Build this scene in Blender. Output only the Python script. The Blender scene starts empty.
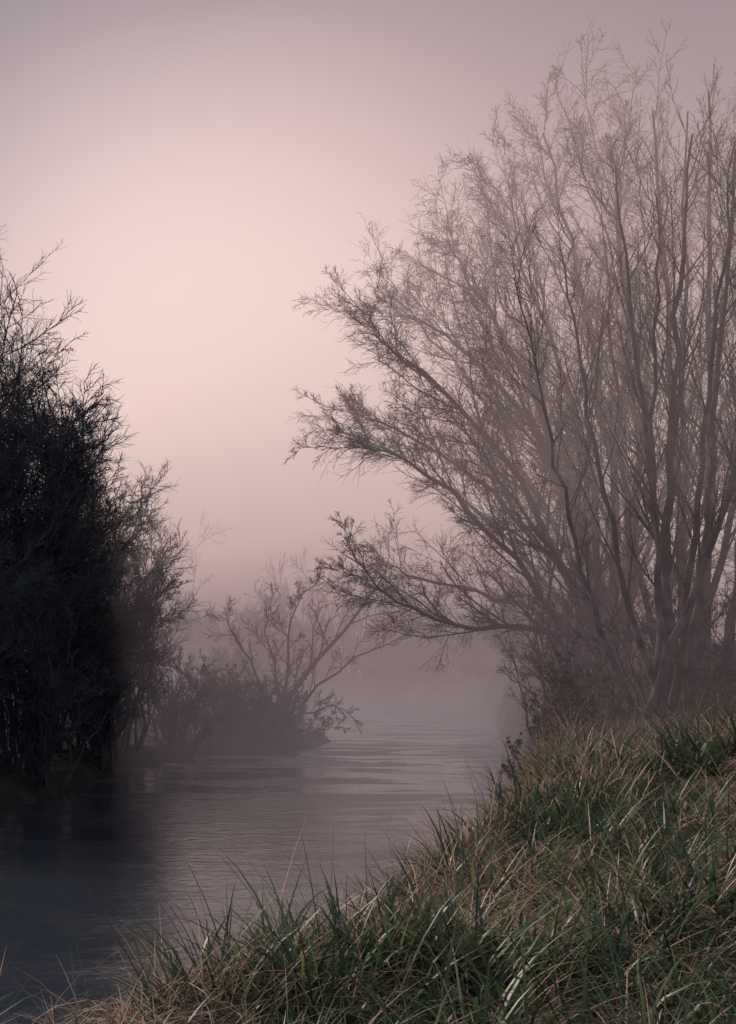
import bpy, math, numpy as np
from mathutils import Vector
rng = np.random.default_rng(7)
scene = bpy.context.scene

# ---------------------------------------------------------------- helpers
def vnoise(x, y, seed=0):
    x = np.asarray(x, float); y = np.asarray(y, float)
    xi = np.floor(x).astype(np.int64); yi = np.floor(y).astype(np.int64)
    fx = x - xi; fy = y - yi
    fx = fx*fx*(3-2*fx); fy = fy*fy*(3-2*fy)
    def h(a, b):
        n = (a*374761393 + b*668265263 + seed*1442695041) & 0xffffffff
        n = ((n ^ (n >> 13))*1274126177) & 0xffffffff
        return ((n ^ (n >> 16)) & 0xffff)/65535.0
    return (h(xi,yi)*(1-fx)+h(xi+1,yi)*fx)*(1-fy) + (h(xi,yi+1)*(1-fx)+h(xi+1,yi+1)*fx)*fy
def fbm(x, y, seed=0, o=4):
    s = 0; a = 0.5; t = 0
    for i in range(o):
        s = s + a*vnoise(x*2**i, y*2**i, seed+i); t += a; a *= 0.5
    return s/t
def norm(v):
    return v/np.maximum(np.linalg.norm(v, axis=-1, keepdims=True), 1e-9)
def make_mesh(name, V, F, mat, col=None, smooth=False, parent=None):
    me = bpy.data.meshes.new(name)
    if not isinstance(F, list): F = [F]
    idx = np.concatenate([f.reshape(-1) for f in F]).astype(np.int32)
    cnt = np.concatenate([np.full(len(f), f.shape[1], np.int32) for f in F])
    st = np.concatenate([[0], np.cumsum(cnt)[:-1]]).astype(np.int32)
    me.vertices.add(len(V)); me.vertices.foreach_set("co", V.astype(np.float32).reshape(-1))
    me.loops.add(len(idx)); me.loops.foreach_set("vertex_index", idx)
    me.polygons.add(len(cnt)); me.polygons.foreach_set("loop_start", st)
    me.polygons.foreach_set("loop_total", cnt)
    if smooth: me.polygons.foreach_set("use_smooth", np.ones(len(cnt), bool))
    me.update(calc_edges=True)
    if col is not None:
        a = me.color_attributes.new("Col", 'FLOAT_COLOR', 'POINT')
        c = np.ones((len(V), 4), np.float32); c[:, :3] = col
        a.data.foreach_set("color", c.reshape(-1))
    me.materials.append(mat)
    ob = bpy.data.objects.new(name, me); scene.collection.objects.link(ob)
    if parent is not None: ob.parent = parent
    return ob

# ---------------------------------------------------------------- materials
def new_mat(name):
    m = bpy.data.materials.new(name); m.use_nodes = True
    nt = m.node_tree; nt.nodes.clear()
    out = nt.nodes.new("ShaderNodeOutputMaterial")
    return m, nt, out
def bark_mat(name, c1, c2, scale=3.0):
    m, nt, out = new_mat(name)
    b = nt.nodes.new("ShaderNodeBsdfDiffuse"); b.inputs["Roughness"].default_value = 0.0
    tc = nt.nodes.new("ShaderNodeTexCoord")
    n = nt.nodes.new("ShaderNodeTexNoise"); n.inputs["Scale"].default_value = scale; n.inputs["Detail"].default_value = 2
    r = nt.nodes.new("ShaderNodeValToRGB"); r.color_ramp.elements[0].color = (*c1, 1); r.color_ramp.elements[1].color = (*c2, 1)
    r.color_ramp.elements[0].position = 0.35; r.color_ramp.elements[1].position = 0.65
    nt.links.new(tc.outputs["Object"], n.inputs["Vector"]); nt.links.new(n.outputs["Fac"], r.inputs["Fac"])
    nt.links.new(r.outputs["Color"], b.inputs["Color"]); nt.links.new(b.outputs[0], out.inputs["Surface"])
    return m
bark_willow = bark_mat("willow_bark", (0.065,0.047,0.046), (0.16,0.12,0.115))
bark_alder = bark_mat("alder_bark", (0.035,0.030,0.032), (0.19,0.155,0.148), 4)
bark_scrub = bark_mat("scrub_bark", (0.035,0.031,0.034), (0.11,0.09,0.088), 4)
bark_hazed = bark_mat("hazed_hawthorn_bark", (0.055,0.064,0.082), (0.11,0.115,0.13))  # bluish lift in the bark colour imitates thin haze over the left thicket
bark_far = bark_mat("far_bark", (0.05,0.043,0.043), (0.09,0.08,0.076))

def leaf_mat(name, transl=0.35, gloss=0.06):
    m, nt, out = new_mat(name)
    at = nt.nodes.new("ShaderNodeAttribute"); at.attribute_name = "Col"
    b = nt.nodes.new("ShaderNodeBsdfDiffuse")
    t = nt.nodes.new("ShaderNodeBsdfTranslucent"); mx = nt.nodes.new("ShaderNodeMixShader"); mx.inputs[0].default_value = transl
    g = nt.nodes.new("ShaderNodeBsdfGlossy"); g.inputs["Roughness"].default_value = 0.4; g.inputs["Color"].default_value = (0.8,0.8,0.8,1)
    m2 = nt.nodes.new("ShaderNodeMixShader"); m2.inputs[0].default_value = gloss
    nt.links.new(at.outputs["Color"], b.inputs["Color"]); nt.links.new(at.outputs["Color"], t.inputs["Color"])
    nt.links.new(b.outputs[0], mx.inputs[1]); nt.links.new(t.outputs[0], mx.inputs[2])
    nt.links.new(mx.outputs[0], m2.inputs[1]); nt.links.new(g.outputs[0], m2.inputs[2]); nt.links.new(m2.outputs[0], out.inputs["Surface"])
    return m
grass_mat = leaf_mat("grass_blades", 0.4, 0.04)
dead_mat = leaf_mat("dead_leaves", 0.25, 0.02)

def ground_mat():
    m, nt, out = new_mat("bank_soil")
    b = nt.nodes.new("ShaderNodeBsdfPrincipled"); b.inputs["Roughness"].default_value = 0.95
    tc = nt.nodes.new("ShaderNodeTexCoord")
    n = nt.nodes.new("ShaderNodeTexNoise"); n.inputs["Scale"].default_value = 2.5; n.inputs["Detail"].default_value = 10
    r = nt.nodes.new("ShaderNodeValToRGB"); e = r.color_ramp.elements
    e[0].color = (0.010,0.009,0.008,1); e[0].position = 0.3
    e[1].color = (0.040,0.035,0.026,1); e[1].position = 0.7
    k = e.new(0.5); k.color = (0.018,0.020,0.014,1)
    nt.links.new(tc.outputs["Object"], n.inputs["Vector"]); nt.links.new(n.outputs["Fac"], r.inputs["Fac"])
    bp = nt.nodes.new("ShaderNodeBump"); bp.inputs["Strength"].default_value = 0.8; bp.inputs["Distance"].default_value = 0.05
    nt.links.new(n.outputs["Fac"], bp.inputs["Height"]); nt.links.new(bp.outputs[0], b.inputs["Normal"])
    nt.links.new(r.outputs["Color"], b.inputs["Base Color"]); nt.links.new(b.outputs[0], out.inputs["Surface"])
    return m
def water_mat():
    m, nt, out = new_mat("river_water")
    b = nt.nodes.new("ShaderNodeBsdfPrincipled")
    b.inputs["Base Color"].default_value = (0.032,0.040,0.052,1); b.inputs["IOR"].default_value = 1.5
    tc = nt.nodes.new("ShaderNodeTexCoord")
    def nz(scale, sx, sy, det, dist=0.0, rot=0.0):
        mp = nt.nodes.new("ShaderNodeMapping"); mp.inputs["Scale"].default_value = (sx, sy, 1); mp.inputs["Rotation"].default_value = (0,0,rot)
        n = nt.nodes.new("ShaderNodeTexNoise"); n.inputs["Scale"].default_value = scale; n.inputs["Detail"].default_value = det
        n.inputs["Distortion"].default_value = dist
        nt.links.new(tc.outputs["Object"], mp.inputs["Vector"]); nt.links.new(mp.outputs[0], n.inputs["Vector"]); return n
    fine = nz(1.0, 5.0, 9.0, 4, 0.6)
    mid = nz(1.0, 1.2, 2.6, 3, 1.0, 0.3)
    patch = nz(1.0, 0.16, 0.50, 6, 2.2, 0.15)
    # the current breaks the surface most in the shallows downstream (a riffle beyond the spit)
    sep = nt.nodes.new("ShaderNodeSeparateXYZ"); nt.links.new(tc.outputs["Object"], sep.inputs[0])
    rif = nt.nodes.new("ShaderNodeMapRange"); rif.interpolation_type = 'SMOOTHSTEP'
    rif.inputs[1].default_value = 18; rif.inputs[2].default_value = 36; rif.inputs[3].default_value = 0.15; rif.inputs[4].default_value = 1.0
    nt.links.new(sep.outputs["Y"], rif.inputs[0])
    pr = nt.nodes.new("ShaderNodeMapRange"); pr.inputs[1].default_value = 0.48; pr.inputs[2].default_value = 0.54
    nt.links.new(patch.outputs["Fac"], pr.inputs[0])
    mul = nt.nodes.new("ShaderNodeMath"); mul.operation = 'MULTIPLY'; nt.links.new(pr.outputs[0], mul.inputs[0]); nt.links.new(rif.outputs[0], mul.inputs[1])
    st = nt.nodes.new("ShaderNodeMath"); st.operation = 'ADD'; st.inputs[1].default_value = 0.15; nt.links.new(mul.outputs[0], st.inputs[0])
    rr = nt.nodes.new("ShaderNodeMapRange"); rr.inputs[1].default_value = 0.0; rr.inputs[2].default_value = 1.0; rr.inputs[3].default_value=0.12; rr.inputs[4].default_value=0.55
    nt.links.new(mul.outputs[0], rr.inputs[0]); nt.links.new(rr.outputs[0], b.inputs["Roughness"])
    b1 = nt.nodes.new("ShaderNodeBump"); b1.inputs["Distance"].default_value = 0.05
    nt.links.new(st.outputs[0], b1.inputs["Strength"]); nt.links.new(fine.outputs["Fac"], b1.inputs["Height"])
    b2 = nt.nodes.new("ShaderNodeBump"); b2.inputs["Distance"].default_value = 0.05; b2.inputs["Strength"].default_value = 0.32
    nt.links.new(mid.outputs["Fac"], b2.inputs["Height"]); nt.links.new(b1.outputs[0], b2.inputs["Normal"])
    nt.links.new(b2.outputs[0], b.inputs["Normal"]); nt.links.new(b.outputs[0], out.inputs["Surface"])
    return m

# ---------------------------------------------------------------- river course and terrain
RIGHT = np.array([(-60,-28),(-30,-4),(-8,4.7),(-3.5,5.5),(-1.75,5.9),(-0.95,7.8),(-0.2,9.8),(1.1,13.2),(2.5,20),(3.8,30),(4.6,42),(5.4,55),(4.6,66),(0.5,75),(-12,82),(-60,93)], float)
LEFT = np.array([(-60,78),(-16,73),(-7,66),(-3.6,55),(-2.3,45),(-0.9,39),(-1.6,36.8),(-4.2,34.5),(-5.6,31),(-6.3,22),(-9,14),(-22,6),(-60,-8)], float)
POLY = np.vstack([RIGHT, LEFT])
def dist_poly(px, py, L):
    d = np.full(px.shape, 1e9)
    for a, b in zip(L[:-1], L[1:]):
        ab = b-a; t = np.clip(((px-a[0])*ab[0]+(py-a[1])*ab[1])/(ab@ab), 0, 1)
        d = np.minimum(d, np.hypot(px-a[0]-t*ab[0], py-a[1]-t*ab[1]))
    return d
def inside(px, py):
    c = np.zeros(px.shape, bool); n = len(POLY)
    for i in range(n):
        x1,y1 = POLY[i]; x2,y2 = POLY[(i+1)%n]
        if y1 == y2: continue
        cond = ((y1 > py) != (y2 > py)) & (px < (x2-x1)*(py-y1)/(y2-y1)+x1)
        c ^= cond
    return c
def sstep(a, b, x):
    t = np.clip((x-a)/(b-a), 0, 1); return t*t*(3-2*t)
def terrain(px, py):
    px = np.asarray(px, float); py = np.asarray(py, float)
    dr = dist_poly(px, py, RIGHT); dl = dist_poly(px, py, LEFT)
    sd = np.minimum(dr, dl)*np.where(inside(px, py), -1, 1)
    sd = sd + (fbm(px*0.9, py*0.9, 5, 3)-0.5)*0.7
    w = sstep(0.35, 0.65, dl/(dl+dr+1e-6))
    hr = 1.25 + 0.85*sstep(8, 24, py) + 0.75*sstep(0.8, 4.5, dr)*sstep(8, 17, py) - 0.35*sstep(6,3,py)
    hr = np.where(py > 60, 1.0, hr)
    hl = 0.45 + 0.6*sstep(1, 8, dl)
    H = hl*(1-w)+hr*w + (fbm(px*0.5, py*0.5, 11, 4)-0.5)*0.6
    H = H + (fbm(px*0.02, py*0.02, 21, 3)-0.5)*3*sstep(60, 140, np.hypot(px, py))
    return -0.9 + (H+0.9)*sstep(-0.6, 0.75, sd), sd, w
def axis(lo, hi, flo, fhi, fine, far):
    a = np.arange(flo, fhi, fine)
    left = flo - np.cumsum(np.geomspace(fine, far, 40)); right = fhi + np.cumsum(np.geomspace(fine, far, 40))
    return np.unique(np.clip(np.concatenate([left, a, right]), lo, hi))
xs = axis(-400, 400, -14, 14, 0.13, 40); ys = axis(-300, 500, 2, 48, 0.13, 40)
gx, gy = np.meshgrid(xs, ys)
gz, _, _ = terrain(gx, gy)
nx, ny = len(xs), len(ys)
ii = (np.arange(ny-1)[:,None]*nx + np.arange(nx-1)[None,:]).reshape(-1)
make_mesh("ground", np.stack([gx, gy, gz], -1).reshape(-1,3), np.stack([ii, ii+1, ii+nx+1, ii+nx], 1), ground_mat(), smooth=True)
W = np.array([(-400,-300,0),(400,-300,0),(400,500,0),(-400,500,0)], float)
make_mesh("river", W, np.array([[0,1,2,3]]), water_mat())

# ---------------------------------------------------------------- tree growth
def resample(P, K):
    P = np.asarray(P, float); n = len(P)
    Q = np.vstack([2*P[0]-P[1], P, 2*P[-1]-P[-2]])
    out = []
    for s in np.linspace(0, n-1-1e-6, K):
        i = int(s); t = s-i; a,b,c,d = Q[i:i+4]
        out.append(0.5*((2*b)+(-a+c)*t+(2*a-5*b+4*c-d)*t*t+(-a+3*b-3*c+d)*t**3))
    return np.array(out)
class Tree:
    def __init__(s): s.groups = []
    def limbs(s, polys, radii, K=14, wob=0.06, tip=0.12):
        pts = np.stack([resample(p, K) for p in polys])
        w = rng.normal(0, wob, pts.shape); w[:, 0] = 0
        pts = pts + w
        R = np.asarray(radii, float)[:, None]*(1-(1-tip)*np.linspace(0,1,K)[None,:]**0.7)
        g = (pts, R); s.groups.append((g, 7)); return g
    def branch(s, g, M, t0, t1, ang, ratio, rr, K=6, wob=0.18, trop=(0,0,0.05), sides=3, rmin=0.003, maxlen=9, tfall=0.5, tip=0.3):
        pts, R = g; N, KK, _ = pts.shape
        L = np.linalg.norm(np.diff(pts, axis=1), axis=2).sum(1)
        pi = np.repeat(np.arange(N), M)
        t = t0 + (t1-t0)*((np.tile(np.arange(M), N)+rng.random(N*M))/M)
        f = t*(KK-1); i = np.minimum(f.astype(int), KK-2); u = (f-i)[:,None]
        p = pts[pi,i]*(1-u)+pts[pi,i+1]*u
        tan = norm(pts[pi,i+1]-pts[pi,i])
        r0 = (R[pi,i]*(1-u[:,0])+R[pi,i+1]*u[:,0])
        perp = norm(np.cross(tan, rng.normal(size=tan.shape)))
        a = np.radians(rng.uniform(ang[0], ang[1], N*M))[:,None]
        d = np.cos(a)*tan + np.sin(a)*perp
        ln = np.minimum(L[pi]*ratio*(1-tfall*t)*rng.uniform(0.45, 1.35, N*M), maxlen)
        out = np.zeros((N*M, K, 3)); out[:,0] = p
        tr = np.array(trop)
        for k in range(1, K):
            d = norm(d + rng.normal(0, wob, d.shape) + tr)
            p = p + d*(ln/(K-1))[:,None]; out[:,k] = p
        rad = np.maximum(r0*rr*rng.uniform(0.8,1.1,N*M), rmin)[:,None]*(1-(1-tip)*np.linspace(0,1,K)[None,:])
        g2 = (out, np.maximum(rad, rmin*0.5)); s.groups.append((g2, sides)); return g2
    def build(s, name, mat):
        Vs, Fs, off = [], [], 0
        for (pts, R), S in s.groups:
            N, K, _ = pts.shape
            tan = np.empty_like(pts); tan[:,1:-1] = pts[:,2:]-pts[:,:-2]; tan[:,0]=pts[:,1]-pts[:,0]; tan[:,-1]=pts[:,-1]-pts[:,-2]
            tan = norm(tan); mean = norm(pts[:,-1]-pts[:,0])
            ref = norm(np.cross(mean, rng.normal(size=mean.shape)))[:,None,:]
            n1 = norm(np.cross(tan, ref)); n2 = np.cross(tan, n1)
            a = np.arange(S)*2*math.pi/S
            ring = pts[:,:,None,:] + R[:,:,None,None]*(np.cos(a)[None,None,:,None]*n1[:,:,None,:]+np.sin(a)[None,None,:,None]*n2[:,:,None,:])
            Vs.append(ring.reshape(-1,3))
            b = (np.arange(N)[:,None,None]*K + np.arange(K-1)[None,:,None])*S
            j = np.arange(S)[None,None,:]; j2 = (j+1)%S
            F = np.stack([b+j, b+j2, b+S+j2, b+S+j], -1).reshape(-1,4)+off
            Fs.append(F); off += N*K*S
        return make_mesh(name, np.concatenate(Vs), np.concatenate(Fs), mat, smooth=True)
def add_leaves(parent, g, n, size, colbase, t=None):
    pts = g[0]; i = rng.integers(0, len(pts), n); k = rng.integers(1, pts.shape[1], n)
    c = pts[i,k] + rng.normal(0, size*0.4, (n,3))
    nn = norm(rng.normal(size=(n,3))); u = norm(np.cross(nn, rng.normal(size=(n,3)))+np.array([0,0,-0.6])); v = norm(np.cross(nn, u))
    s = size*rng.uniform(0.5,1.3,(n,1))
    V = np.stack([c-u*s, c+v*s*0.45+nn*s*0.2, c+u*s, c-v*s*0.45+nn*s*0.2], 1).reshape(-1,3)
    col = np.repeat(np.array(colbase)*rng.uniform(0.5,1.5,(n,1)), 4, axis=0)
    make_mesh("leaves", V, np.arange(n*4).reshape(n,4), dead_mat, col, parent=parent)

# --- big willows (hazier, leaning over the river)
def willow(B, limbs, radii, n=(17,14,10,8,3), rs=1.0):
    t = Tree()
    P = [[(B[0]+rng.uniform(-.5,.5), B[1]+rng.uniform(-.4,.4), B[2])]+l for l in limbs]
    g0 = t.limbs(P, radii)
    g1 = t.branch(g0, n[0], 0.2, 1.0, (15,42), 0.36, 0.5, K=8, wob=0.09, trop=(-0.02,0,0.05), sides=4, rmin=0.010*rs, tfall=0.6)
    g1b = t.branch(g0, n[1], 0.35, 1.0, (15,55), 0.18, 0.4, K=6, wob=0.11, trop=(0,0,0.05), sides=3, rmin=0.007*rs)
    g2 = t.branch(g1, n[2], 0.12, 1.0, (18,55), 0.45, 0.55, K=6, wob=0.11, trop=(0,0,0.02), rmin=0.006*rs)
    g3 = t.branch(g2, n[3], 0.12, 1.0, (20,60), 0.65, 0.6, K=5, wob=0.13, trop=(0,0,-0.01), rmin=0.0045*rs)
    g3b = t.branch(g1b, 11, 0.15, 1.0, (20,60), 0.65, 0.6, K=5, wob=0.13, trop=(0,0,-0.01), rmin=0.0045*rs)
    if n[4]: t.branch(g3, n[4], 0.15, 1.0, (20,55), 0.75, 0.7, K=4, wob=0.16, trop=(0,0,-0.02), rmin=0.0036*rs)
    return t.build("willow_tree", bark_willow)
willow((4.9,25.0,1.9), [
    [(3.9,24.6,4.2),(2.6,24.0,6.3),(1.1,23.6,7.9),(0.1,23.2,8.6)],
    [(4.2,25.2,5),(3.3,25.6,8),(2.2,26,10.2),(1.6,26.2,11.3)],
    [(4.8,25,6),(4.2,25.3,10),(3.4,25,13.0)],
    [(3.5,24.4,3.7),(2.1,23.8,5.3),(0.8,23.4,6.3),(-0.3,23,6.7)],
    [(3.3,24.2,3.2),(1.9,23.7,3.3),(0.6,23.4,3.8),(-0.4,23.2,4.7)],
    [(5.4,25.6,6),(5.7,26,9),(6.0,26,12.0)],
    [(4.1,26,6),(2.6,26.8,8.6),(1.3,27.3,9.8),(0.5,27.6,10.3)],
    [(3.9,26,4.6),(2.3,26.6,6.4),(0.7,27,7.5),(-0.4,27,7.9)],
    [(6.2,25,5),(7.4,25,9),(8.0,25,12.2)],
    [(5.0,24,7),(4.6,23.4,10.4),(4.5,23,11.8)],
    [(4.1,23.6,3.6),(3.1,22.8,4.9),(2.1,22.2,6.2),(1.4,22,6.9)],
    [(4.3,24.6,4.8),(3.4,24.4,6.8),(2.6,24.2,8.3),(2.0,24,9.2)],
    [(4.5,24.8,5.6),(3.8,24.6,8.0),(3.0,24.4,10),(2.7,24.4,11.4)],
  ], [0.12,0.12,0.14,0.10,0.085,0.12,0.10,0.09,0.12,0.11,0.08,0.08,0.10], n=(16,15,10,8,4))
willow((6.0,31.0,1.9), [
    [(4.9,31,5),(3.6,31,7.6),(2.2,31,9.8),(0.8,31,11.3)],
    [(5.4,31,6),(4.6,31,10),(3.7,31,13.8)],
    [(4.6,31,4.2),(2.9,31,6),(1.0,31,7.4),(-0.1,31,8.0)],
    [(6.2,31,7),(6.2,31,11),(6.0,31,14.4)],
    [(7.0,31,6),(8.2,31,10),(8.8,31,13.6)],
    [(4.4,31,3.6),(2.8,31,4.2),(1.4,31,4.6),(0.4,31,5.0)],
    [(5.0,31,7),(3.8,31,10.4),(2.5,31,12.6)],
  ], [0.13,0.14,0.11,0.15,0.13,0.10,0.12], n=(14,10,9,8,1), rs=1.3)

# --- alder (nearer, upright, right-hand side)
def alder(name, B, tops, radii, mat, n1=16, n2=8, n3=6, rm=1.0):
    t = Tree(); P = []
    for (tx,ty,tz,bow) in tops:
        B2 = np.array(B)+np.array([rng.uniform(-.5,.5), rng.uniform(-.5,.5), -0.1]); T = np.array([tx,ty,tz])
        P.append([B2, B2+(T-B2)*0.33+np.array([bow,0,0.3]), B2+(T-B2)*0.66+np.array([bow*0.7,0,0.3]), T])
    g0 = t.limbs(P, radii, K=18, wob=0.03, tip=0.16)
    g1 = t.branch(g0, n1, 0.2, 0.98, (20,45), 0.26, 0.42, K=7, wob=0.08, trop=(0,0,0.10), sides=4, rmin=0.008*rm)
    g2 = t.branch(g1, n2, 0.15, 1.0, (22,50), 0.45, 0.6, K=5, wob=0.10, trop=(0,0,0.08), rmin=0.0055*rm)
    g3 = t.branch(g2, n3, 0.2, 1.0, (20,55), 0.5, 0.65, K=4, wob=0.14, trop=(0,0,0.04), rmin=0.004*rm)
    return t.build(name, mat), g3, g2
alder("alder_tree", (4.2,18.0,2.1), [(3.5,18.2,9.8,-0.1),(4.5,18,10.2,0.0),(5.3,18.4,10.3,0.1),(2.0,17.4,8.0,-0.3),(2.8,18.6,8.8,-0.2),(6.2,18.3,9.8,0.3),(4.9,17.2,9.8,0.1),(4.0,17.6,9.2,-0.1)],
      [0.08,0.105,0.09,0.055,0.065,0.08,0.07,0.07], bark_alder, n1=18)
alder("alder_tree", (5.5,21.5,2.2), [(4.8,21.5,12.0,0),(5.8,21.8,12.4,0.1),(6.6,22,12.0,0.2),(5.2,21,11.8,-0.1),(3.9,21,9.6,-0.3),(7.2,21.5,11.6,0.3)],
      [0.11,0.12,0.11,0.09,0.08,0.09], bark_alder, n1=18)
alder("alder_tree", (5.4,16.2,2.3), [(4.7,16.3,8.8,0),(5.2,16.4,9.4,0.1),(5.9,16,9.0,0.2),(6.4,16.5,8.2,0.3)],
      [0.06,0.075,0.065,0.06], bark_alder, n1=18)
alder("ash_tree", (9.5,27,2.0), [(8.6,27,12,-0.2),(9.6,27,13,0.1),(7.5,27,11,-0.3)], [0.09,0.1,0.09], bark_far, rm=1.5, n1=18)

# --- dense hawthorn / sallow bushes
def bush(name, B, h, w, nst, mat, dens=(9,8,6), trop=(0,0,0.02), rmin=0.005, fan=1.0, y_w=None, low=0.35, r0=0.05):
    t = Tree(); P = []; B = np.array(B, float); y_w = y_w or w
    for i in range(nst):
        a = rng.uniform(0, 2*math.pi); r = rng.uniform(0.05,1)**0.7
        hz = h*(1-(1-low)*r**1.6)*rng.uniform(0.75,1.05)
        T = B+np.array([math.cos(a)*r*w, math.sin(a)*r*y_w, hz])
        b = B+np.array([math.cos(a)*r*w*0.35+rng.normal(0,.2), math.sin(a)*r*y_w*0.35, -0.25])
        m1 = b+(T-b)*0.35+np.array([0,0,h*0.06*fan]); m2 = b+(T-b)*0.7+np.array([0,0,h*0.05*fan])
        P.append([b,m1,m2,T])
    g0 = t.limbs(P, rng.uniform(0.6,1.1,nst)*r0, K=9, wob=0.05*h/5)
    g1 = t.branch(g0, dens[0], 0.1, 1.0, (20,50), 0.34, 0.5, K=6, wob=0.10, trop=trop, rmin=rmin*1.5)
    g2 = t.branch(g1, dens[1], 0.1, 1.0, (22,55), 0.5, 0.6, K=5, wob=0.11, trop=trop, rmin=rmin)
    g3 = t.branch(g2, dens[2], 0.15, 1.0, (22,55), 0.7, 0.6, K=4, wob=0.12, trop=trop, rmin=rmin*0.65)
    return t.build(name, mat), g3
bush("hawthorn_tree", (-9.2,27,0.8), 9.4, 2.9, 38, bark_hazed, (12,10,8), low=0.75, rmin=0.011)
bush("hawthorn_tree", (-7.6,29,0.8), 8.4, 2.4, 36, bark_hazed, (12,10,8), low=0.65, rmin=0.011)
bush("hawthorn_tree", (-6.3,31.5,0.7), 6.8, 2.0, 28, bark_hazed, (12,10,8), low=0.5, rmin=0.010)
bush("hawthorn_tree", (-8.2,23,0.7), 6.2, 2.2, 28, bark_hazed, (12,9,7), low=0.4, rmin=0.009)
bush("hawthorn_tree", (-10.8,34,0.9), 13.4, 2.0, 18, bark_hazed, (11,8,6), rmin=0.009, low=0.6)
bush("sallow_bush", (-6.9,26,0.4), 4.4, 2.0, 30, bark_hazed, (10,8,6), low=0.25, rmin=0.010)
bush("sallow_bush", (-6.3,30,0.3), 3.8, 1.9, 26, bark_hazed, (10,8,6), low=0.25, rmin=0.010)
bush("sallow_bush", (-5.4,34.4,0.3), 3.0, 2.0, 26, bark_hazed, (10,8,6), low=0.15, rmin=0.009)
bush("sallow_bush", (-7.5,20,0.3), 3.0, 1.9, 26, bark_hazed, (10,8,5), low=0.15, rmin=0.008)

# --- shrub on the spit
t = Tree(); b = (-2.7,38,0.5)
g0 = t.limbs([[b,(-2.0,38,2.0),(-0.9,37.6,3.2),(0.2,37.4,4.6),(0.5,37.3,5.6)],[b,(-2.4,38,2.2),(-2.3,38,3.8),(-1.6,38,4.8)],[b,(-1.4,37.8,1.8),(0.2,37.6,2.9),(1.0,37.4,3.2)],
              [b,(-3.2,38,2.0),(-3.9,38,3.3),(-4.4,38,3.9)],[b,(-1.9,37,1.0),(-1.0,36.8,1.1),(-0.3,36.6,0.8)],[b,(-2.7,38,2),(-3.0,38,3.4),(-2.7,38,4.4)]],
             [0.12,0.08,0.07,0.07,0.05,0.07], K=10)
g1 = t.branch(g0, 12, 0.2, 1.0, (20,60), 0.3, 0.5, K=6, wob=0.14, trop=(0.03,0,0.04), rmin=0.012)
g2 = t.branch(g1, 8, 0.2, 1.0, (20,60), 0.5, 0.6, K=5, wob=0.15, rmin=0.010)
g3 = t.branch(g2, 5, 0.2, 1.0, (20,60), 0.5, 0.6, K=4, wob=0.18, rmin=0.008)
o = t.build("leaning_willow_shrub", bark_scrub)
add_leaves(o, (g3[0][:len(g3[0])//3],), 500, 0.055, (0.03,0.024,0.02))
o, g = bush("bramble_bush", (-2.4,37.9,0.3), 1.9, 1.8, 30, bark_scrub, (9,8,6), low=0.15, r0=0.02, y_w=1.1, rmin=0.009)
add_leaves(o, g, 1800, 0.05, (0.03,0.026,0.02))
o, g = bush("bramble_bush", (-4.3,36.6,0.3), 2.3, 1.7, 32, bark_scrub, (9,8,6), low=0.4, r0=0.02, y_w=1.2, rmin=0.010)
add_leaves(o, g, 2200, 0.055, (0.03,0.026,0.02))
o, g = bush("bramble_bush", (-3.3,36.6,0.2), 1.5, 1.5, 26, bark_scrub, (9,7,5), low=0.3, r0=0.02, y_w=0.9, rmin=0.010)
add_leaves(o, g, 1500, 0.05, (0.03,0.026,0.02))

# --- undergrowth by the right-hand trees
bush("sallow_bush", (4.6,19.5,1.8), 2.8, 1.9, 30, bark_scrub, (9,7,5), low=0.3, r0=0.03, rmin=0.005)
bush("sallow_bush", (3.7,22.5,1.5), 3.2, 1.7, 30, bark_scrub, (9,7,5), low=0.3, r0=0.03, rmin=0.006)
bush("sallow_bush", (6.6,20,2.1), 3.0, 2.0, 28, bark_scrub, (9,7,5), low=0.3, r0=0.03, rmin=0.005)
bush("sallow_bush", (5.2,28,1.8), 3.8, 2.4, 30, bark_scrub, (9,7,6), low=0.3, r0=0.03, rmin=0.008)
o, g = bush("bramble_bush", (2.9,18.0,1.1), 1.9, 1.1, 28, bark_scrub, (8,6,4), low=0.0, r0=0.015, rmin=0.0035)
add_leaves(o, g, 1600, 0.035, (0.055,0.036,0.028))
o, g = bush("bramble_bush", (2.2,15.6,0.9), 1.0, 0.8, 16, bark_scrub, (6,5,3), low=0.0, r0=0.01, rmin=0.003)
add_leaves(o, g, 600, 0.03, (0.06,0.04,0.03))

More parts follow.
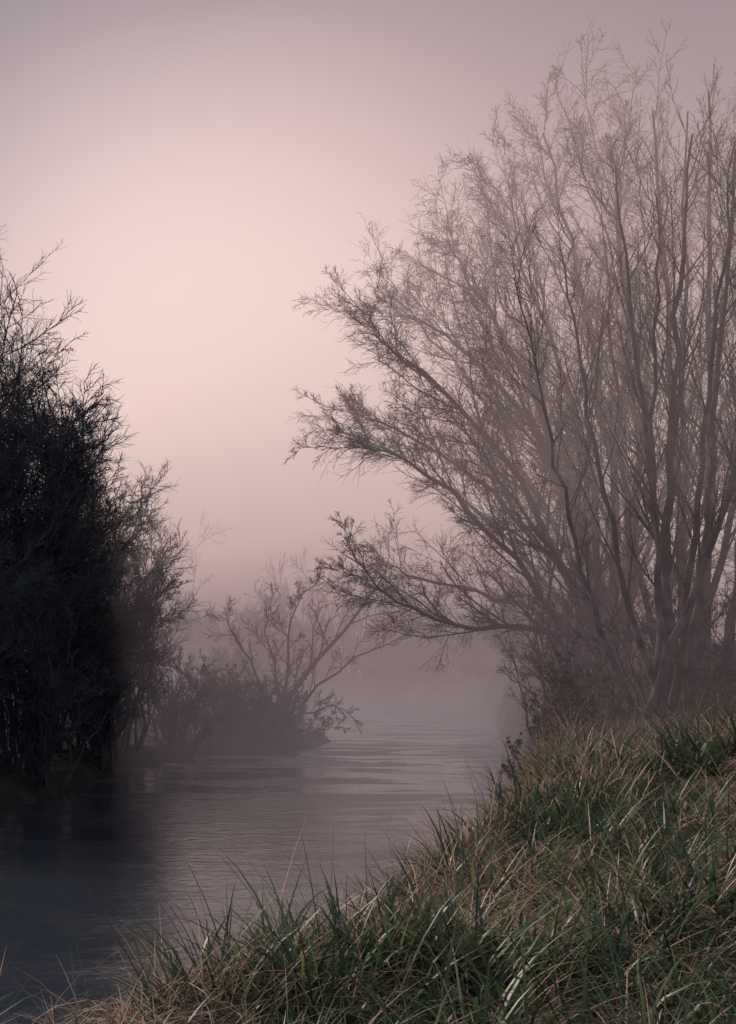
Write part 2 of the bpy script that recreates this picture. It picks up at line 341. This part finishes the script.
# --- distant trees and scrub along the far bank
def far_tree(name, B, h, w, **k):
    return bush(name, B, h, w, 14, bark_far, (9,8,5), rmin=0.028, r0=0.10, **k)[0]
f1 = far_tree("far_tree", (0,0,0), 9, 4.0); f2 = far_tree("far_tree", (0,0,0), 7, 4.5)
f3 = bush("far_scrub", (0,0,0), 3.2, 3.2, 30, bark_far, (9,8,5), rmin=0.03, r0=0.05, low=0.5)[0]
f1.location = (-4.5,80,0.6); f2.location = (3.0,80,0.6); f3.location = (1.5,76.6,0.5)
k = 0
for (x,y,s,src) in [(-9,80,0.95,f2),(-13,88,1.25,f1),(8,75,1.0,f1),(9,60,1.0,f1),(9.0,48,0.9,f2),(-1,82,1.0,f2),(-10,46,0.9,f2),(-12,60,1.0,f1),(14,40,1.1,f1),(-6,70,1.0,f1),
                    (-2.2,79.5,1.1,f3),(-6.5,81,1.2,f3),(5.0,72,1.1,f3),(7.0,66,1.1,f3),(7.6,58,1.0,f3),(7.0,50,0.9,f3),(3.6,77,1.2,f3),(-5.5,56,0.8,f3),(-5,64,0.9,f3),(6.5,42,0.9,f3),(-11,82,1.2,f3)]:
    o = bpy.data.objects.new("far_scrub" if src is f3 else "far_tree", src.data); scene.collection.objects.link(o)
    o.location = (x,y,float(terrain(x,y)[0])-0.1); o.rotation_euler = (0,0,k*1.7); o.scale = (s,s,s*rng.uniform(0.85,1.1)); k += 1

# ---------------------------------------------------------------- grass
def blades(P, L, Wd, az, lean, curv, col, K=5):
    N = len(P); s = np.linspace(0,1,K)
    V = np.zeros((N,K,2,3)); p = P.copy()
    h = np.stack([np.cos(az), np.sin(az), np.zeros(N)], 1)
    tw = az + math.pi/2 + rng.normal(0,0.5,N)
    side = np.stack([np.cos(tw), np.sin(tw), np.zeros(N)], 1)
    C = np.zeros((N,K,2,3))
    for k in range(K):
        if k:
            th = lean + curv*(s[k]-0.5/(K-1))
            p = p + (h*np.sin(th)[:,None] + np.array([0,0,1])*np.cos(th)[:,None])*(L/(K-1))[:,None]
        w = (Wd*(1-s[k]**1.8)*0.5+0.0004)[:,None]
        V[:,k,0] = p-side*w; V[:,k,1] = p+side*w
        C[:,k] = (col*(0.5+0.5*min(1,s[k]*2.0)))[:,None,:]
    b = np.arange(N)[:,None]*K*2 + np.arange(K-1)[None,:]*2
    F = np.stack([b, b+1, b+3, b+2], -1).reshape(-1,4)
    return V.reshape(-1,3), F, C.reshape(-1,3)
green = np.array([(0.048,0.09,0.042),(0.085,0.135,0.058),(0.036,0.068,0.04),(0.16,0.205,0.085),(0.058,0.108,0.058)])
straw = np.array([(0.62,0.44,0.32),(0.46,0.32,0.23),(0.76,0.58,0.44),(0.30,0.20,0.15),(0.14,0.09,0.07)])
def sample_bank(n, y0, y1, x0=-4.5, pw=1.0, edge=None):
    yy = y0 + (y1-y0)*rng.random(n)**pw
    xx = x0 + rng.random(n)*((yy*0.34+0.8)-x0)
    z, sd, w = terrain(xx, yy)
    ok = (z > 0.12) & (w > 0.5)
    if edge is not None: ok &= (sd < edge)
    return xx[ok], yy[ok], z[ok]
parts = []
def clumps(nc, per, y0, y1, pw, Lr, Wr, leanr, curvr, strawfac, spread, aim=None, thin=None, smax=5, K=5, edge=None, dim=1.0):
    cx, cy, cz = sample_bank(nc, y0, y1, pw=pw, edge=edge)
    if thin is not None:
        f = fbm(cx*0.9+4, cy*0.9, 77, 3)
        pr = sstep(thin[0], thin[1], f) if thin[1] > thin[0] else 1-sstep(thin[1], thin[0], f)
        keep = rng.random(len(cx)) < pr; cx, cy = cx[keep], cy[keep]
    n = len(cx); ci = np.repeat(np.arange(n), per); N = len(ci)
    off = rng.normal(0, spread, (N,2)); x = cx[ci]+off[:,0]; y = cy[ci]+off[:,1]
    z, sd, w = terrain(x, y)
    ok = z > 0.05; x,y,z,ci,off = x[ok],y[ok],z[ok],ci[ok],off[ok]; N = len(x)
    cl = rng.uniform(0.6,1.2,n)[ci]; caz = rng.uniform(0,2*math.pi,n)[ci]
    az = np.where(rng.random(N)<0.5, np.arctan2(off[:,1],off[:,0])+rng.normal(0,.5,N), caz+rng.normal(0,.7,N))
    if aim is not None: az = np.where(rng.random(N)<0.55, aim+rng.normal(0,.6,N), az)
    patch = fbm(x*1.1+9, y*1.1, 31, 3)
    isS = rng.random(N) < np.clip(strawfac*(0.25+sstep(0.38,0.6,patch)*1.5), 0.03, 0.95)
    col = np.where(isS[:,None], straw[rng.integers(0,smax,N)], green[rng.integers(0,5,N)])*rng.uniform(0.45,1.4,(N,1))*dim*rng.uniform(0.7,1.25,n)[ci][:,None]
    L = rng.uniform(*Lr,N)*cl; Wd = rng.uniform(*Wr,N)*(1+0.04*y)*np.where(isS,0.65,1)
    lean = rng.uniform(*leanr,N)+np.where(isS,0.35,0); curv = rng.uniform(*curvr,N)
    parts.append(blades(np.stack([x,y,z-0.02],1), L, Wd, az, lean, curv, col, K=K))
clumps(3600, 12, 3.6, 12, 1.1, (0.16,0.36), (0.007,0.013), (0.1,0.9), (0.5,1.9), 0.55, 0.09, aim=2.8)
clumps(3200, 12, 10, 26, 1.0, (0.2,0.45), (0.007,0.012), (0.1,0.8), (0.4,1.8), 0.75, 0.14, aim=2.8, K=4)
clumps(1700, 18, 3.6, 16, 1.0, (0.35,0.72), (0.011,0.020), (0.05,0.8), (0.4,1.9), 0.25, 0.08, thin=(0.38,0.62), K=6)
clumps(2400, 18, 4.5, 18, 1.0, (0.25,0.5), (0.005,0.010), (0.6,1.45), (0.1,1.1), 1.6, 0.16, aim=3.2, thin=(0.68,0.48))
clumps(3000, 8, 4.0, 18, 1.0, (0.35,0.7), (0.006,0.012), (0.2,1.1), (0.2,1.5), 3.0, 0.10, smax=3)
clumps(4400, 12, 5.0, 24, 1.0, (0.35,0.8), (0.006,0.011), (0.0,0.9), (0.2,1.5), 2.6, 0.10, edge=1.5, thin=(0.33,0.58), dim=0.9)
V = []; F = []; C = []; off = 0
for v,f,c in parts:
    V.append(v); F.append(f+off); C.append(c); off += len(v)
make_mesh("grass", np.concatenate(V), np.concatenate(F), grass_mat, np.concatenate(C))

n = 240
yy = rng.uniform(6.0,24,n); xx = np.interp(yy, RIGHT[4:11,1], RIGHT[4:11,0])+rng.uniform(0.2,1.3,n)
zz = terrain(xx,yy)[0]; ok = zz > 0.3; xx,yy,zz = xx[ok],yy[ok],zz[ok]; n = len(xx)
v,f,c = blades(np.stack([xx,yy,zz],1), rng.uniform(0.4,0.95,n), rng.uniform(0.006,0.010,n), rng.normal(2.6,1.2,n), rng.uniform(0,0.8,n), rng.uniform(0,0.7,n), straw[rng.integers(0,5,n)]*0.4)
make_mesh("dead_reeds", v, f, grass_mat, c)

# ---------------------------------------------------------------- mist: still, even layers whose emission stands in for scattered light
FRONT = [(-120,44),(-12,34),(-6,29.5),(-3,24),(2.5,13),(12,12),(120,12)]
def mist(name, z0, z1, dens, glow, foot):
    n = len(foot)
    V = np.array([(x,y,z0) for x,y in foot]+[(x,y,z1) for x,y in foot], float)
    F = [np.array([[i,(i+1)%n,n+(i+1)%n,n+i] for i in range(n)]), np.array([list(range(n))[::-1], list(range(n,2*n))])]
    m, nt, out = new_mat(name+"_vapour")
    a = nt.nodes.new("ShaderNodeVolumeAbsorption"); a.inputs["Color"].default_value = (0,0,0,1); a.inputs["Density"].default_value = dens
    e = nt.nodes.new("ShaderNodeEmission"); e.inputs[0].default_value = (*glow,1); e.inputs[1].default_value = dens  # vapour glows by itself, tinted per layer, instead of scattering daylight
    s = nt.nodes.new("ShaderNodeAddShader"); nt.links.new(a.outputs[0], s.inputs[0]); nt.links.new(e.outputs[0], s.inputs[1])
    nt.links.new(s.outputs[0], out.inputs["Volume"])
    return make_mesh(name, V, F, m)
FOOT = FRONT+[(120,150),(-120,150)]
mist("glowing_river_mist", -1.5, 2.0, 0.012, (0.50,0.385,0.405), FOOT)
mist("glowing_river_mist", 2.01, 4.8, 0.028, (0.28,0.202,0.212), FOOT)
mist("glowing_river_mist", 4.81, 8.2, 0.029, (0.48,0.352,0.34), FOOT)
mist("glowing_river_mist", 8.21, 15.0, 0.030, (0.76,0.565,0.52), FOOT)

# ---------------------------------------------------------------- sky and light
el, azs = math.radians(34), math.radians(-50)
wd = bpy.data.worlds.new("World"); scene.world = wd; wd.use_nodes = True
nt = wd.node_tree; nt.nodes.clear()
out = nt.nodes.new("ShaderNodeOutputWorld")
sky = nt.nodes.new("ShaderNodeTexSky"); sky.sky_type = 'NISHITA'; sky.sun_disc = False
sky.sun_elevation = el; sky.sun_rotation = azs
bg1 = nt.nodes.new("ShaderNodeBackground"); bg1.inputs[1].default_value = 0.015
nt.links.new(sky.outputs[0], bg1.inputs[0])
tc = nt.nodes.new("ShaderNodeTexCoord")
dot = nt.nodes.new("ShaderNodeVectorMath"); dot.operation = 'DOT_PRODUCT'
gd = Vector((-0.11,1,0.20)).normalized(); dot.inputs[1].default_value = gd
nrm = nt.nodes.new("ShaderNodeVectorMath"); nrm.operation = 'NORMALIZE'
nt.links.new(tc.outputs["Generated"], nrm.inputs[0]); nt.links.new(nrm.outputs[0], dot.inputs[0])
ac = nt.nodes.new("ShaderNodeMath"); ac.operation = 'ARCCOSINE'; nt.links.new(dot.outputs["Value"], ac.inputs[0])
dv = nt.nodes.new("ShaderNodeMath"); dv.operation = 'DIVIDE'; dv.inputs[1].default_value = math.pi; nt.links.new(ac.outputs[0], dv.inputs[0])
rp = nt.nodes.new("ShaderNodeValToRGB"); rp.color_ramp.interpolation = 'B_SPLINE'; e = rp.color_ramp.elements
stops = [(0.0,(0.96,0.74,0.66)),(5,(0.94,0.72,0.64)),(10,(0.72,0.54,0.49)),(16,(0.34,0.25,0.25)),(24,(0.10,0.077,0.095)),(50,(0.24,0.21,0.24)),(100,(0.28,0.30,0.36)),(180,(0.20,0.25,0.33))]
e[0].position = 0; e[0].color = (*stops[0][1],1); e[1].position = 1; e[1].color = (*stops[-1][1],1)
for a,c in stops[1:-1]:
    q = e.new(a/180); q.color = (*c,1)
nt.links.new(dv.outputs[0], rp.inputs[0])
bg2 = nt.nodes.new("ShaderNodeBackground"); bg2.inputs[1].default_value = 1.0
nt.links.new(rp.outputs[0], bg2.inputs[0])
ad = nt.nodes.new("ShaderNodeAddShader"); nt.links.new(bg1.outputs[0], ad.inputs[0]); nt.links.new(bg2.outputs[0], ad.inputs[1])
nt.links.new(ad.outputs[0], out.inputs["Surface"])

sl = bpy.data.lights.new("sun", 'SUN'); sl.energy = 3.4; sl.angle = math.radians(12); sl.color = (1.0,0.84,0.76)
so = bpy.data.objects.new("sun", sl); scene.collection.objects.link(so)
sd = Vector((math.sin(azs)*math.cos(el), math.cos(azs)*math.cos(el), math.sin(el)))
so.rotation_euler = sd.to_track_quat('Z','Y').to_euler()

# ---------------------------------------------------------------- camera
cam = bpy.data.cameras.new("camera"); co = bpy.data.objects.new("camera", cam); scene.collection.objects.link(co)
co.location = (0,0,3.0); co.rotation_euler = (math.radians(90),0,0)
cam.sensor_fit = 'VERTICAL'; cam.sensor_height = 36; cam.lens = 45; cam.shift_y = 0.13; cam.clip_end = 2000
scene.camera = co
scene.view_settings.view_transform = 'Standard'; scene.view_settings.look = 'None'; scene.view_settings.exposure = 0
